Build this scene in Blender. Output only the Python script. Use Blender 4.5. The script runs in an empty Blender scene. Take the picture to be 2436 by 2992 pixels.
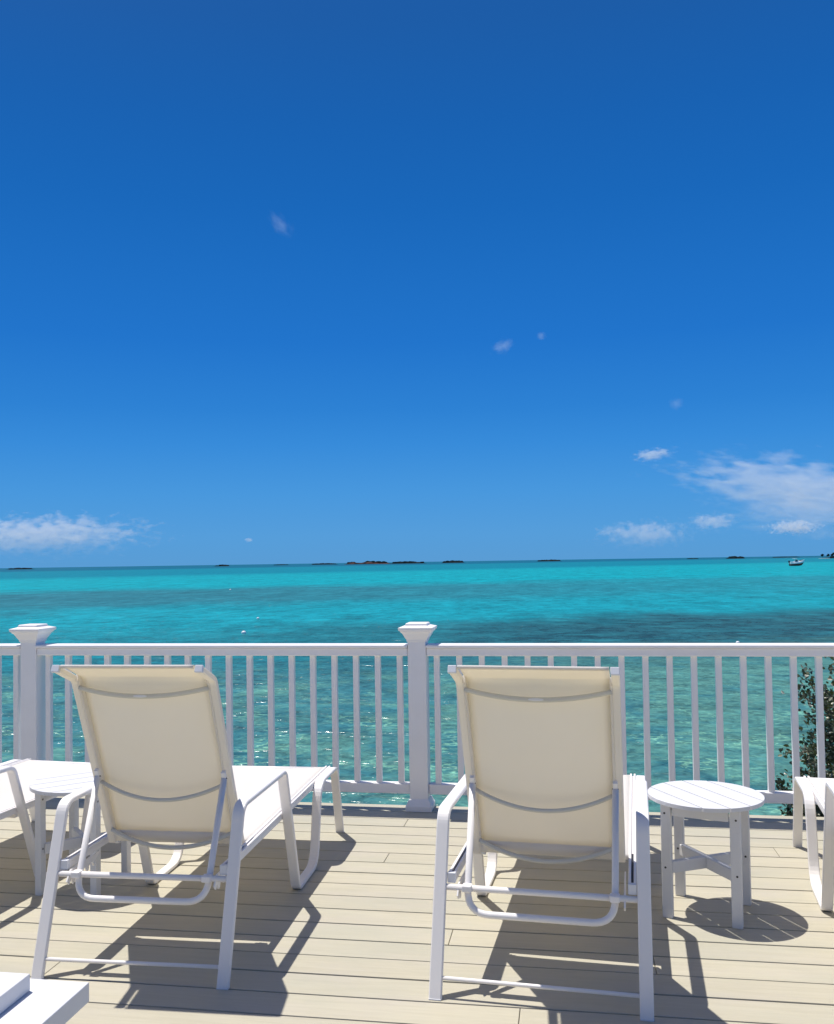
import bpy, bmesh, math, random
from mathutils import Vector, Matrix, noise
R = math.radians
random.seed(7)
scene = bpy.context.scene
COL = scene.collection

# ------------------------------------------------------------------ camera, light, sky
F_PX, PITCH_CY = 2666.94, 1560.7            # focal length and principal row in pixels of a 2436 x 2992 frame
cam_data = bpy.data.cameras.new('camera')
cam = bpy.data.objects.new('camera', cam_data); COL.objects.link(cam); scene.camera = cam
cam_data.sensor_fit = 'VERTICAL'; cam_data.sensor_height = 24.0
cam_data.lens = F_PX / 2992 * 24.0
cam_data.shift_y = (PITCH_CY - 1496) / 2992
cam_data.clip_start = 0.05; cam_data.clip_end = 150000
rt = Vector((0.986574, 0.162596, -0.015295)); up = Vector((0.020017, -0.027445, 0.999423)); fw = Vector((-0.162082, 0.986311, 0.030331))
cam.matrix_world = Matrix(((rt.x, up.x, -fw.x, 0), (rt.y, up.y, -fw.y, 0), (rt.z, up.z, -fw.z, 1.40), (0, 0, 0, 1)))

SUN = Vector((-0.29, 0.14, 1.0)).normalized()
sun_data = bpy.data.lights.new('sun', 'SUN'); sun_data.energy = 4.3; sun_data.angle = R(0.53); sun_data.color = (1.0, 0.96, 0.88)
sun = bpy.data.objects.new('sun', sun_data); COL.objects.link(sun)
sun.rotation_euler = SUN.to_track_quat('Z', 'Y').to_euler(); sun.location = (0, 0, 30)

world = bpy.data.worlds.new('World'); scene.world = world; world.use_nodes = True
wn, wl = world.node_tree.nodes, world.node_tree.links
wn.clear()
sky = wn.new('ShaderNodeTexSky'); sky.sky_type = 'NISHITA'; sky.sun_disc = False
sky.sun_elevation = math.asin(SUN.z); sky.sun_rotation = math.atan2(SUN.x, SUN.y)
sky.altitude = 0; sky.air_density = 0.6; sky.dust_density = 0.0; sky.ozone_density = 3.0
bg = wn.new('ShaderNodeBackground'); bg.inputs['Strength'].default_value = 0.10
out = wn.new('ShaderNodeOutputWorld')
# the Nishita sky is pulled towards the deep tropical blue of the place, as an even function of elevation
tcw = wn.new('ShaderNodeTexCoord'); spw = wn.new('ShaderNodeSeparateXYZ'); wl.new(tcw.outputs['Generated'], spw.inputs[0])
rmp = wn.new('ShaderNodeValToRGB'); wl.new(spw.outputs[2], rmp.inputs[0])
def lin(c): return tuple(((v / 255 + 0.055) / 1.055) ** 2.4 if v > 10 else v / 255 / 12.92 for v in c) + (1,)
el = rmp.color_ramp.elements
el[0].position = 0.0; el[0].color = lin((84, 154, 212)); el[1].position = 1.0; el[1].color = lin((26, 76, 148))
for pos_, c_ in ((0.03, (82, 156, 218)), (0.075, (70, 151, 221)), (0.127, (53, 139, 218)), (0.165, (42, 129, 212)), (0.235, (30, 116, 204)), (0.366, (22, 103, 187)), (0.44, (22, 97, 178)), (0.515, (26, 92, 168)), (0.75, (26, 80, 154))):
    e_ = el.new(pos_); e_.color = lin(c_)
sc10 = wn.new('ShaderNodeVectorMath'); sc10.operation = 'SCALE'; sc10.inputs['Scale'].default_value = 8.7; wl.new(rmp.outputs[0], sc10.inputs[0])
mxw = wn.new('ShaderNodeMix'); mxw.data_type = 'RGBA'; mr_ = wn.new('ShaderNodeMapRange'); mr_.interpolation_type = 'SMOOTHSTEP'; wl.new(spw.outputs[2], mr_.inputs[0]); mr_.inputs[1].default_value = 0.52; mr_.inputs[2].default_value = 0.95; mr_.inputs[3].default_value = 0.02; mr_.inputs[4].default_value = 0.5; wl.new(mr_.outputs[0], mxw.inputs[0])
wl.new(sc10.outputs[0], mxw.inputs[6]); wl.new(sky.outputs['Color'], mxw.inputs[7])
# pale glow of the air around the high sun
dt = wn.new('ShaderNodeVectorMath'); dt.operation = 'DOT_PRODUCT'; wl.new(tcw.outputs['Generated'], dt.inputs[0]); dt.inputs[1].default_value = SUN
cl_ = wn.new('ShaderNodeMath'); cl_.operation = 'MAXIMUM'; wl.new(dt.outputs['Value'], cl_.inputs[0]); cl_.inputs[1].default_value = 0.0
pw_ = wn.new('ShaderNodeMath'); pw_.operation = 'POWER'; wl.new(cl_.outputs[0], pw_.inputs[0]); pw_.inputs[1].default_value = 16.0
gw_ = wn.new('ShaderNodeVectorMath'); gw_.operation = 'SCALE'; gw_.inputs[0].default_value = (6.4, 4.5, 2.0); wl.new(pw_.outputs[0], gw_.inputs['Scale'])
ad_ = wn.new('ShaderNodeVectorMath'); ad_.operation = 'ADD'; wl.new(mxw.outputs[2], ad_.inputs[0]); wl.new(gw_.outputs[0], ad_.inputs[1])
wl.new(ad_.outputs[0], bg.inputs['Color']); wl.new(bg.outputs['Background'], out.inputs['Surface'])

scene.view_settings.view_transform = 'Standard'; scene.view_settings.look = 'None'
scene.view_settings.exposure = 0.20; scene.view_settings.gamma = 1.0; scene.view_settings.use_curve_mapping = False
scene.render.engine = 'CYCLES'
scene.cycles.max_bounces = 10; scene.cycles.diffuse_bounces = 5; scene.cycles.volume_bounces = 2

# ------------------------------------------------------------------ materials
class NT:
    def __init__(s, name):
        s.m = bpy.data.materials.new(name); s.m.use_nodes = True
        s.t = s.m.node_tree; s.n = s.t.nodes; s.l = s.t.links; s.n.clear()
        s.out = s.n.new('ShaderNodeOutputMaterial')
    def new(s, typ, **kw):
        nd = s.n.new(typ)
        for k, v in kw.items(): setattr(nd, k, v)
        return nd
    def link(s, a, b): s.l.new(a, b)
    def val(s, sock, v):
        if hasattr(v, 'links') or isinstance(v, bpy.types.NodeSocket): s.l.new(v, sock)
        else: sock.default_value = v
    def math(s, op, a, b=None, c=None, clamp=False):
        nd = s.new('ShaderNodeMath', operation=op); nd.use_clamp = clamp
        s.val(nd.inputs[0], a)
        if b is not None: s.val(nd.inputs[1], b)
        if c is not None: s.val(nd.inputs[2], c)
        return nd.outputs[0]
    def noise(s, vec, scale, detail=3, rough=0.55, dist=0.0):
        nd = s.new('ShaderNodeTexNoise'); s.val(nd.inputs['Vector'], vec)
        nd.inputs['Scale'].default_value = scale; nd.inputs['Detail'].default_value = detail
        nd.inputs['Roughness'].default_value = rough; nd.inputs['Distortion'].default_value = dist
        return nd.outputs['Fac']
    def mix(s, fac, a, b, blend='MIX'):
        nd = s.new('ShaderNodeMix', data_type='RGBA', blend_type=blend)
        s.val(nd.inputs[0], fac)
        for sock, v in ((nd.inputs[6], a), (nd.inputs[7], b)):
            if isinstance(v, (tuple, list)): sock.default_value = (*v[:3], 1)
            else: s.l.new(v, sock)
        return nd.outputs[2]
    def smooth(s, x, a, b):
        nd = s.new('ShaderNodeMapRange', interpolation_type='SMOOTHSTEP')
        s.val(nd.inputs[0], x); nd.inputs[1].default_value = a; nd.inputs[2].default_value = b
        return nd.outputs[0]
    def mapping(s, vec, scale=(1, 1, 1), rot=(0, 0, 0), loc=(0, 0, 0)):
        nd = s.new('ShaderNodeMapping'); s.l.new(vec, nd.inputs[0])
        nd.inputs['Scale'].default_value = scale; nd.inputs['Rotation'].default_value = rot; nd.inputs['Location'].default_value = loc
        return nd.outputs[0]
    def bump(s, h, strength=0.3, dist=0.01):
        nd = s.new('ShaderNodeBump'); s.l.new(h, nd.inputs['Height'])
        nd.inputs['Strength'].default_value = strength; nd.inputs['Distance'].default_value = dist
        return nd.outputs[0]
    def pbr(s, color, rough=0.5, spec=0.5, normal=None, **kw):
        nd = s.new('ShaderNodeBsdfPrincipled')
        if isinstance(color, (tuple, list)): nd.inputs['Base Color'].default_value = (*color[:3], 1)
        else: s.l.new(color, nd.inputs['Base Color'])
        s.val(nd.inputs['Roughness'], rough); nd.inputs['Specular IOR Level'].default_value = spec
        if normal is not None: s.l.new(normal, nd.inputs['Normal'])
        for k, v in kw.items(): s.val(nd.inputs[k], v)
        s.l.new(nd.outputs[0], s.out.inputs[0])
        return nd

def mat_paint(name, color, rough, nscale, bump, dirt=0.06):
    t = NT(name); tc = t.new('ShaderNodeTexCoord').outputs['Object']
    n1 = t.noise(tc, 6, 4); n2 = t.noise(tc, nscale, 2, 0.6)
    c = t.mix(t.math('MULTIPLY', t.smooth(n1, 0.45, 0.75), dirt * 4), color, tuple(v * w for v, w in zip(color, (0.86, 0.84, 0.78))))
    t.pbr(c, t.math('MULTIPLY_ADD', n1, 0.15, rough - 0.07), 0.4, t.bump(n2, bump, 0.002))
    return t.m
M = {}
M['powder'] = mat_paint('white_powder_coat', (0.86, 0.83, 0.82), 0.42, 350, 0.18, 0.04)
M['vinyl'] = mat_paint('white_vinyl', (0.86, 0.83, 0.82), 0.5, 180, 0.15, 0.05)
M['poly'] = mat_paint('white_poly_lumber', (0.70, 0.70, 0.72), 0.5, 120, 0.25, 0.05)
M['plastic'] = mat_paint('white_plastic_cap', (0.72, 0.73, 0.77), 0.4, 200, 0.05, 0.02)
M['alu'] = mat_paint('grey_aluminium', (0.62, 0.60, 0.54), 0.5, 300, 0.1, 0.03)
M['dark'] = mat_paint('dark_slot', (0.02, 0.022, 0.035), 0.6, 100, 0.1, 0.0)
M['screw'] = mat_paint('steel_screw', (0.05, 0.05, 0.05), 0.5, 100, 0.1, 0.0)

def mat_fabric():
    t = NT('woven_sling_fabric'); g = t.new('ShaderNodeTexCoord').outputs['Object']
    w1 = t.new('ShaderNodeTexWave', wave_type='BANDS', bands_direction='X'); t.link(g, w1.inputs[0]); w1.inputs['Scale'].default_value = 180
    w2 = t.new('ShaderNodeTexWave', wave_type='BANDS', bands_direction='Z'); t.link(g, w2.inputs[0]); w2.inputs['Scale'].default_value = 180
    weave = t.math('ADD', w1.outputs['Fac'], w2.outputs['Fac'])
    n = t.noise(g, 3.5, 4)
    c = t.mix(t.smooth(n, 0.35, 0.75), (0.86, 0.86, 0.89), (0.84, 0.84, 0.86))
    wr = t.noise(t.mapping(g, (2.0, 6.0, 9.0)), 1.0, 3, 0.5, 0.4)
    nb0 = t.bump(wr, 0.35, 0.012); nbn = t.new('ShaderNodeBump'); t.link(weave, nbn.inputs['Height']); nbn.inputs['Strength'].default_value = 0.15; nbn.inputs['Distance'].default_value = 0.001; t.link(nb0, nbn.inputs['Normal']); nb = nbn.outputs[0]
    d = t.new('ShaderNodeBsdfPrincipled'); t.link(c, d.inputs['Base Color']); d.inputs['Roughness'].default_value = 0.75
    d.inputs['Specular IOR Level'].default_value = 0.25; t.link(nb, d.inputs['Normal'])
    tr = t.new('ShaderNodeBsdfTranslucent'); tr.inputs[0].default_value = (0.96, 0.86, 0.63, 1)
    mx = t.new('ShaderNodeMixShader'); mx.inputs[0].default_value = 0.38
    t.link(d.outputs[0], mx.inputs[1]); t.link(tr.outputs[0], mx.inputs[2]); t.link(mx.outputs[0], t.out.inputs[0])
    return t.m
M['fabric'] = mat_fabric()

def mat_deck():
    t = NT('tan_composite_board'); g = t.new('ShaderNodeNewGeometry').outputs['Position']
    oi = t.new('ShaderNodeObjectInfo').outputs['Random']
    off = t.new('ShaderNodeCombineXYZ'); t.link(t.math('MULTIPLY', oi, 37.0), off.inputs[2]); t.link(t.math('MULTIPLY', oi, 11.0), off.inputs[0])
    va = t.new('ShaderNodeVectorMath', operation='ADD'); t.link(g, va.inputs[0]); t.link(off.outputs[0], va.inputs[1]); v = va.outputs[0]
    grain = t.noise(t.mapping(v, (3.5, 60, 60)), 1.0, 6, 0.6, 0.6)
    fine = t.noise(t.mapping(v, (12, 320, 320)), 1.0, 3, 0.6)
    cloud = t.noise(t.mapping(v, (1.3, 3.0, 3.0)), 1.0, 4, 0.55)
    c = t.mix(t.smooth(grain, 0.3, 0.72), (0.505, 0.468, 0.368), (0.460, 0.424, 0.328))
    c = t.mix(t.math('MULTIPLY', t.smooth(cloud, 0.40, 0.70), 0.55), c, (0.400, 0.392, 0.322))
    blot = t.noise(t.mapping(g, (2.2, 7.0, 7.0)), 1.0, 5, 0.6)
    c = t.mix(t.math('MULTIPLY', t.smooth(blot, 0.45, 0.70), 0.45), c, (0.475, 0.435, 0.375))
    c = t.mix(t.math('MULTIPLY', t.smooth(fine, 0.5, 0.8), 0.25), c, (0.35, 0.325, 0.25))
    hv = t.new('ShaderNodeHueSaturation'); t.link(c, hv.inputs['Color']); t.link(t.math('MULTIPLY_ADD', oi, 0.05, 0.975), hv.inputs['Value'])
    spots = t.smooth(t.noise(g, 5.5, 2, 0.5), 0.73, 0.78)
    c = t.mix(t.math('MULTIPLY', spots, 0.3), hv.outputs[0], (0.29, 0.265, 0.20))
    hsum = t.math('ADD', grain, t.math('MULTIPLY', fine, 0.6))
    t.pbr(c, 0.62, 0.3, t.bump(hsum, 0.35, 0.0018))
    return t.m
M['deck'] = mat_deck()
M['joist'] = mat_paint('weathered_timber', (0.10, 0.085, 0.06), 0.8, 60, 0.4, 0.1)

def mat_water():
    t = NT('sea_water'); g = t.new('ShaderNodeNewGeometry').outputs['Position']
    sp = t.new('ShaderNodeSeparateXYZ'); t.link(g, sp.inputs[0]); X, Y = sp.outputs[0], sp.outputs[1]
    # offshore distance with the seabed's slant and uneven edges
    big = t.noise(t.mapping(g, (0.02, 0.035, 1)), 1.0, 5, 0.6, 0.5)
    V = t.math('MULTIPLY_ADD', X, -0.42, Y)
    V = t.math('MULTIPLY', V, t.math('MULTIPLY_ADD', big, 0.40, 0.80))
    V2 = t.math('MULTIPLY_ADD', X, -0.9, Y)
    streak = t.noise(t.mapping(g, (0.07, 0.28, 1)), 1.0, 6, 0.68, 0.6)
    c0 = t.noise(t.mapping(g, (0.10, 0.055, 1)), 1.0, 8, 0.75, 0.5)
    c4 = t.noise(t.mapping(g, (0.24, 0.07, 1), (0, 0, 0.1)), 1.0, 6, 0.72, 0.4)
    c5 = t.noise(t.mapping(g, (0.7, 0.42, 1), (0, 0, -0.2)), 1.0, 6, 0.7, 0.8)
    patch = t.noise(t.mapping(g, (0.30, 0.50, 1)), 1.0, 5, 0.62, 0.4)
    TURQ = (0.006, 0.250, 0.300); BRIGHT = (0.002, 0.285, 0.330); MED = (0.0, 0.180, 0.245); DEEP = (0.0, 0.105, 0.175)
    DULL = (0.022, 0.165, 0.200); GRASS = (0.020, 0.105, 0.120); GRASS2 = (0.010, 0.042, 0.045)
    NEARL = (0.078, 0.215, 0.175); NEARD = (0.034, 0.145, 0.160)
    # near shore rocks, sand and weed
    n1 = t.noise(t.mapping(g, (0.35, 0.35, 1)), 1.0, 5, 0.6, 0.8)
    xs = t.smooth(X, -9.0, 5.0)
    near = t.mix(t.smooth(t.math('ADD', n1, t.math('MULTIPLY', xs, 0.14)), 0.42, 0.68), NEARD, NEARL)
    n2 = t.noise(t.mapping(g, (1.5, 2.2, 1)), 1.0, 5, 0.65, 1.2)
    near = t.mix(t.math('MULTIPLY', t.smooth(n2, 0.50, 0.70), 0.55), near, (0.012, 0.115, 0.135))
    # bright refracted flecks
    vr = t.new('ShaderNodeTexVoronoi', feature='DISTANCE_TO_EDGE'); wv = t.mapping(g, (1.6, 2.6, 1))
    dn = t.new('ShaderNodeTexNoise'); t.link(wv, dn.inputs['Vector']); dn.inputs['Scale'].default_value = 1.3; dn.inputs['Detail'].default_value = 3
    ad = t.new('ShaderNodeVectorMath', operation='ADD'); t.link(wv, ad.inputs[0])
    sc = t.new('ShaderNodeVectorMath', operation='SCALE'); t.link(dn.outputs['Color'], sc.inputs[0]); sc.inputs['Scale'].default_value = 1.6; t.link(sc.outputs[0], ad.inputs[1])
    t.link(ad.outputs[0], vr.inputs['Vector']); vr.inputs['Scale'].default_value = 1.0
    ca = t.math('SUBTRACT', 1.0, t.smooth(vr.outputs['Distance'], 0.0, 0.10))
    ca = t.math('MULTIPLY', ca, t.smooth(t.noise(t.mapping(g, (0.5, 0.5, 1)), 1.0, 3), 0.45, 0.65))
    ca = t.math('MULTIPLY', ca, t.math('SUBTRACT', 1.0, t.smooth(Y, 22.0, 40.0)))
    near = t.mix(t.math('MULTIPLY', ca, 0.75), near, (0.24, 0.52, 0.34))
    # bands going out to sea
    grass = t.mix(t.smooth(c5, 0.40, 0.62), GRASS, GRASS2)
    grass = t.mix(t.math('MULTIPLY', t.smooth(patch, 0.45, 0.7), 0.5), grass, (0.03, 0.22, 0.25))
    gx = t.smooth(X, -28.0, 4.0)
    grass = t.mix(gx, t.mix(0.62, grass, TURQ), grass)
    col = t.mix(t.smooth(t.math('MULTIPLY_ADD', patch, 18.0, V), 44.0, 60.0), near, grass)
    col = t.mix(t.smooth(t.math('MULTIPLY_ADD', c0, 34.0, V), 78.0, 96.0), col, TURQ)
    dull = t.mix(t.smooth(streak, 0.42, 0.66), DULL, t.mix(0.5, DULL, GRASS))
    lf = t.math('SUBTRACT', 1.0, t.smooth(X, -60.0, 40.0))
    dull = t.mix(t.math('MULTIPLY_ADD', lf, 0.65, 0.35), TURQ, dull)
    col = t.mix(t.smooth(t.math('MULTIPLY_ADD', c0, 50.0, V), 118.0, 150.0), col, dull)
    col = t.mix(t.smooth(t.math('MULTIPLY_ADD', c0, 70.0, V), 200.0, 255.0), col, BRIGHT)
    col = t.mix(t.smooth(V2, 420.0, 620.0), col, MED)
    col = t.mix(t.smooth(V2, 1250.0, 1900.0), col, DEEP)
    c1 = t.noise(t.mapping(g, (0.9, 1.0, 1), (0, 0, 0.12)), 1.0, 5, 0.62, 0.8)
    c2 = t.noise(t.mapping(g, (3.4, 2.8, 1), (0, 0, -0.1)), 1.0, 5, 0.68, 1.0)
    c3 = t.noise(t.mapping(g, (0.16, 0.40, 1), (0, 0, 0.05)), 1.0, 6, 0.7, 0.6)
    amp = t.math('ADD', t.math('MULTIPLY', t.math('SUBTRACT', 1.0, t.smooth(Y, 25.0, 90.0)), 0.62), t.math('MULTIPLY', t.math('SUBTRACT', 1.0, t.smooth(Y, 80.0, 600.0)), 0.35))
    mid_ = t.math('MULTIPLY', t.smooth(Y, 28.0, 60.0), t.math('SUBTRACT', 1.0, t.smooth(Y, 250.0, 1500.0)))
    extra = t.math('MULTIPLY', mid_, t.math('ADD', t.math('MULTIPLY', t.math('SUBTRACT', c4, 0.5), 1.3), t.math('MULTIPLY', t.math('SUBTRACT', c5, 0.5), 1.5)))
    ch = t.math('ADD', t.math('MULTIPLY', t.math('SUBTRACT', c1, 0.5), 1.6), t.math('ADD', t.math('MULTIPLY', t.math('SUBTRACT', c2, 0.5), 2.2), t.math('MULTIPLY', t.math('SUBTRACT', c3, 0.5), 1.6)))
    fac_ = t.math('MAXIMUM', t.math('MULTIPLY_ADD', ch, amp, t.math('ADD', extra, 1.0)), 0.35)
    vs_ = t.new('ShaderNodeVectorMath', operation='SCALE'); t.link(col, vs_.inputs[0]); t.link(fac_, vs_.inputs['Scale']); col = vs_.outputs[0]
    # surface: ripples, finer chop near, fading far away
    w1 = t.noise(t.mapping(g, (0.9, 1.9, 1), (0, 0, 0.2)), 1.0, 4, 0.6, 0.7)
    w2 = t.noise(t.mapping(g, (3.2, 6.0, 1), (0, 0, -0.15)), 1.0, 4, 0.6, 0.6)
    w3 = t.noise(t.mapping(g, (0.16, 0.42, 1), (0, 0, 0.1)), 1.0, 4, 0.6, 0.6)
    hgt = t.math('ADD', t.math('MULTIPLY', w1, 0.16), t.math('ADD', t.math('MULTIPLY', w2, 0.035), t.math('MULTIPLY', w3, 0.5)))
    b = t.new('ShaderNodeBump'); t.link(hgt, b.inputs['Height']); b.inputs['Distance'].default_value = 1.0; b.inputs['Strength'].default_value = 0.75
    df = t.new('ShaderNodeBsdfDiffuse'); t.link(col, df.inputs[0])
    gl = t.new('ShaderNodeBsdfGlossy'); gl.inputs['Roughness'].default_value = 0.2; t.link(b.outputs[0], gl.inputs['Normal'])
    b2 = t.new('ShaderNodeBump'); t.link(hgt, b2.inputs['Height']); b2.inputs['Distance'].default_value = 1.0; b2.inputs['Strength'].default_value = 0.25; t.link(b2.outputs[0], df.inputs['Normal'])
    fr = t.new('ShaderNodeFresnel'); fr.inputs['IOR'].default_value = 1.33; t.link(b.outputs[0], fr.inputs['Normal'])
    fac = t.math('MINIMUM', t.math('MULTIPLY', fr.outputs[0], 0.8), 0.17)
    mx = t.new('ShaderNodeMixShader'); t.link(fac, mx.inputs[0]); t.link(df.outputs[0], mx.inputs[1]); t.link(gl.outputs[0], mx.inputs[2])
    t.link(mx.outputs[0], t.out.inputs[0])
    return t.m
M['water'] = mat_water()

def mat_simple(name, c1, c2, scale, rough=0.8, bump=0.4, spec=0.3):
    t = NT(name); g = t.new('ShaderNodeTexCoord').outputs['Object']
    n = t.noise(g, scale, 6, 0.65)
    t.pbr(t.mix(t.smooth(n, 0.35, 0.65), c1, c2), rough, spec, t.bump(n, bump, 0.05))
    return t.m
M['rock'] = mat_simple('shore_limestone', (0.16, 0.14, 0.11), (0.30, 0.27, 0.21), 3)
M['islet_rock'] = mat_simple('islet_rock', (0.010, 0.018, 0.024), (0.018, 0.026, 0.030), 0.06, spec=0.0)
M['red_rock'] = mat_simple('reddish_rock', (0.020, 0.022, 0.028), (0.085, 0.050, 0.045), 0.05, spec=0.0)
M['islet_bush'] = mat_simple('islet_scrub', (0.006, 0.016, 0.018), (0.014, 0.028, 0.024), 0.3, spec=0.0)
M['sand'] = mat_simple('islet_sand', (0.48, 0.46, 0.40), (0.40, 0.38, 0.33), 0.1)
M['bark'] = mat_simple('shrub_bark', (0.05, 0.04, 0.032), (0.11, 0.09, 0.07), 30)
M['red'] = mat_simple('red_hull_paint', (0.22, 0.05, 0.04), (0.28, 0.07, 0.05), 1, 0.4, 0.05)
M['gel'] = mat_simple('white_gelcoat', (0.85, 0.85, 0.85), (0.80, 0.80, 0.80), 1, 0.3, 0.02)
M['navy'] = mat_simple('dark_canvas', (0.02, 0.03, 0.045), (0.03, 0.04, 0.055), 2, 0.8, 0.2)

def mat_leaf():
    t = NT('leathery_leaf'); oi = t.new('ShaderNodeAttribute'); oi.attribute_name = 'tint'
    r = oi.outputs['Fac']
    cr = t.new('ShaderNodeValToRGB'); t.link(r, cr.inputs[0]); e = cr.color_ramp
    e.elements[0].position = 0; e.elements[0].color = (0.040, 0.058, 0.034, 1)
    e.elements[1].position = 1; e.elements[1].color = (0.50, 0.50, 0.42, 1)
    for p_, c_ in ((0.35, (0.045, 0.055, 0.035, 1)), (0.6, (0.11, 0.125, 0.075, 1)), (0.75, (0.12, 0.085, 0.065, 1)), (0.82, (0.22, 0.24, 0.15, 1))):
        x = e.elements.new(p_); x.color = c_
    d = t.new('ShaderNodeBsdfPrincipled'); t.link(cr.outputs[0], d.inputs['Base Color']); d.inputs['Roughness'].default_value = 0.38; d.inputs['Specular IOR Level'].default_value = 0.6
    tr = t.new('ShaderNodeBsdfTranslucent'); tr.inputs[0].default_value = (0.12, 0.16, 0.03, 1)
    mx = t.new('ShaderNodeMixShader'); mx.inputs[0].default_value = 0.15
    t.link(d.outputs[0], mx.inputs[1]); t.link(tr.outputs[0], mx.inputs[2]); t.link(mx.outputs[0], t.out.inputs[0])
    return t.m
M['leaf'] = mat_leaf()

# ------------------------------------------------------------------ helpers
def link_obj(name, me, mat, parent=None, smooth=False):
    o = bpy.data.objects.new(name, me); COL.objects.link(o)
    if mat is not None and not me.materials: me.materials.append(mat)
    if smooth:
        for p_ in me.polygons: p_.use_smooth = True
    if parent is not None: o.parent = parent
    return o
def from_bm(name, bm, mat, parent=None, smooth=False, bevel=0, seg=2):
    bmesh.ops.recalc_face_normals(bm, faces=bm.faces)
    me = bpy.data.meshes.new(name); bm.to_mesh(me); bm.free()
    o = link_obj(name, me, mat, parent, smooth)
    if bevel:
        md = o.modifiers.new('bevel', 'BEVEL'); md.width = bevel; md.segments = seg; md.limit_method = 'ANGLE'; md.angle_limit = R(40)
        try: md.harden_normals = False
        except Exception: pass
        if smooth is False:
            pass
    return o
def add_box(bm, lo, hi, mtx=None):
    vs = [bm.verts.new((x, y, z)) for x in (lo[0], hi[0]) for y in (lo[1], hi[1]) for z in (lo[2], hi[2])]
    for f in ((0, 1, 3, 2), (4, 6, 7, 5), (0, 4, 5, 1), (2, 3, 7, 6), (0, 2, 6, 4), (1, 5, 7, 3)): bm.faces.new([vs[i] for i in f])
    if mtx is not None:
        for v in vs: v.co = mtx @ v.co
    return vs
def box(name, lo, hi, mat, parent=None, bevel=0.0, seg=2):
    bm = bmesh.new(); add_box(bm, lo, hi); return from_bm(name, bm, mat, parent, False, bevel, seg)
def empty(name, loc, rz=0):
    o = bpy.data.objects.new(name, None); COL.objects.link(o); o.location = loc; o.rotation_euler = (0, 0, rz); o.empty_display_size = 0.1
    return o
def tag(o, label=None, cat=None, group=None, kind=None):
    if label: o['label'] = label
    if cat: o['category'] = cat
    if group: o['group'] = group
    if kind: o['kind'] = kind
    return o
def children(o): return [c for c in bpy.data.objects if c.parent == o]
def copy_tree(o, parent=None):
    c = o.copy(); COL.objects.link(c); c.parent = parent
    for ch in children(o): copy_tree(ch, c)
    return c
def round_path(pts, radii, n=6):
    """fillet a 3-D polyline"""
    pts = [Vector(p_) for p_ in pts]; outp = [pts[0]]
    for i in range(1, len(pts) - 1):
        a, b, c = pts[i - 1], pts[i], pts[i + 1]; r = radii[i] if isinstance(radii, (list, tuple)) else radii
        d1 = (a - b); d2 = (c - b); ang = d1.angle(d2)
        if r <= 0 or abs(ang - math.pi) < 0.02: outp.append(b); continue
        tl = min(r / math.tan(ang / 2), d1.length * 0.49, d2.length * 0.49)
        p1 = b + d1.normalized() * tl; p2 = b + d2.normalized() * tl
        for k in range(n + 1):
            u = k / n; outp.append(p1 * (1 - u) ** 2 + b * 2 * u * (1 - u) + p2 * u * u)
    outp.append(pts[-1]); return outp
def sweep_rect(bm, path, side, w, th):
    """flat bar: width w along the constant vector side, thickness th in the path's plane"""
    side = Vector(side).normalized(); rings = []
    n = len(path)
    for i, p_ in enumerate(path):
        if i == 0: tg = path[1] - path[0]
        elif i == n - 1: tg = path[-1] - path[-2]
        else: tg = (path[i + 1] - path[i]).normalized() + (path[i] - path[i - 1]).normalized()
        tg.normalize(); nn = tg.cross(side).normalized()
        cs = 0.0035; ring = []
        for a, b in ((1, 0.9), (0.9, 1)): pass
        hw, ht = w / 2, th / 2
        for sx, sn in ((hw, ht - cs), (hw - cs, ht), (-hw + cs, ht), (-hw, ht - cs), (-hw, -ht + cs), (-hw + cs, -ht), (hw - cs, -ht), (hw, -ht + cs)):
            ring.append(bm.verts.new(p_ + side * sx + nn * sn))
        rings.append(ring)
    for i in range(n - 1):
        for k in range(8): bm.faces.new((rings[i][k], rings[i][(k + 1) % 8], rings[i + 1][(k + 1) % 8], rings[i + 1][k]))
    bm.faces.new(rings[0]); bm.faces.new(rings[-1][::-1])
def sweep_tube(bm, path, r, seg=12, r2=None):
    n = len(path); rings = []; ref = None
    for i, p_ in enumerate(path):
        p_ = Vector(p_)
        if i == 0: tg = Vector(path[1]) - Vector(path[0])
        elif i == n - 1: tg = Vector(path[-1]) - Vector(path[-2])
        else: tg = (Vector(path[i + 1]) - p_).normalized() + (p_ - Vector(path[i - 1])).normalized()
        tg.normalize()
        if ref is None: ref = Vector((0, 0, 1)) if abs(tg.z) < 0.9 else Vector((0, 1, 0))
        a = (ref - tg * ref.dot(tg)).normalized(); ref = a; b = tg.cross(a)
        rr = r if r2 is None else r + (r2 - r) * i / (n - 1)
        rings.append([bm.verts.new(p_ + (a * math.cos(t_) + b * math.sin(t_)) * rr) for t_ in [2 * math.pi * k / seg for k in range(seg)]])
    for i in range(n - 1):
        for k in range(seg): bm.faces.new((rings[i][k], rings[i][(k + 1) % seg], rings[i + 1][(k + 1) % seg], rings[i + 1][k]))
    bm.faces.new(rings[0][::-1]); bm.faces.new(rings[-1])
def tube(name, path, r, mat, parent, seg=12):
    bm = bmesh.new(); sweep_tube(bm, path, r, seg); o = from_bm(name, bm, mat, parent, False)
    for p_ in o.data.polygons: p_.use_smooth = len(p_.vertices) == 4
    return o
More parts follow.
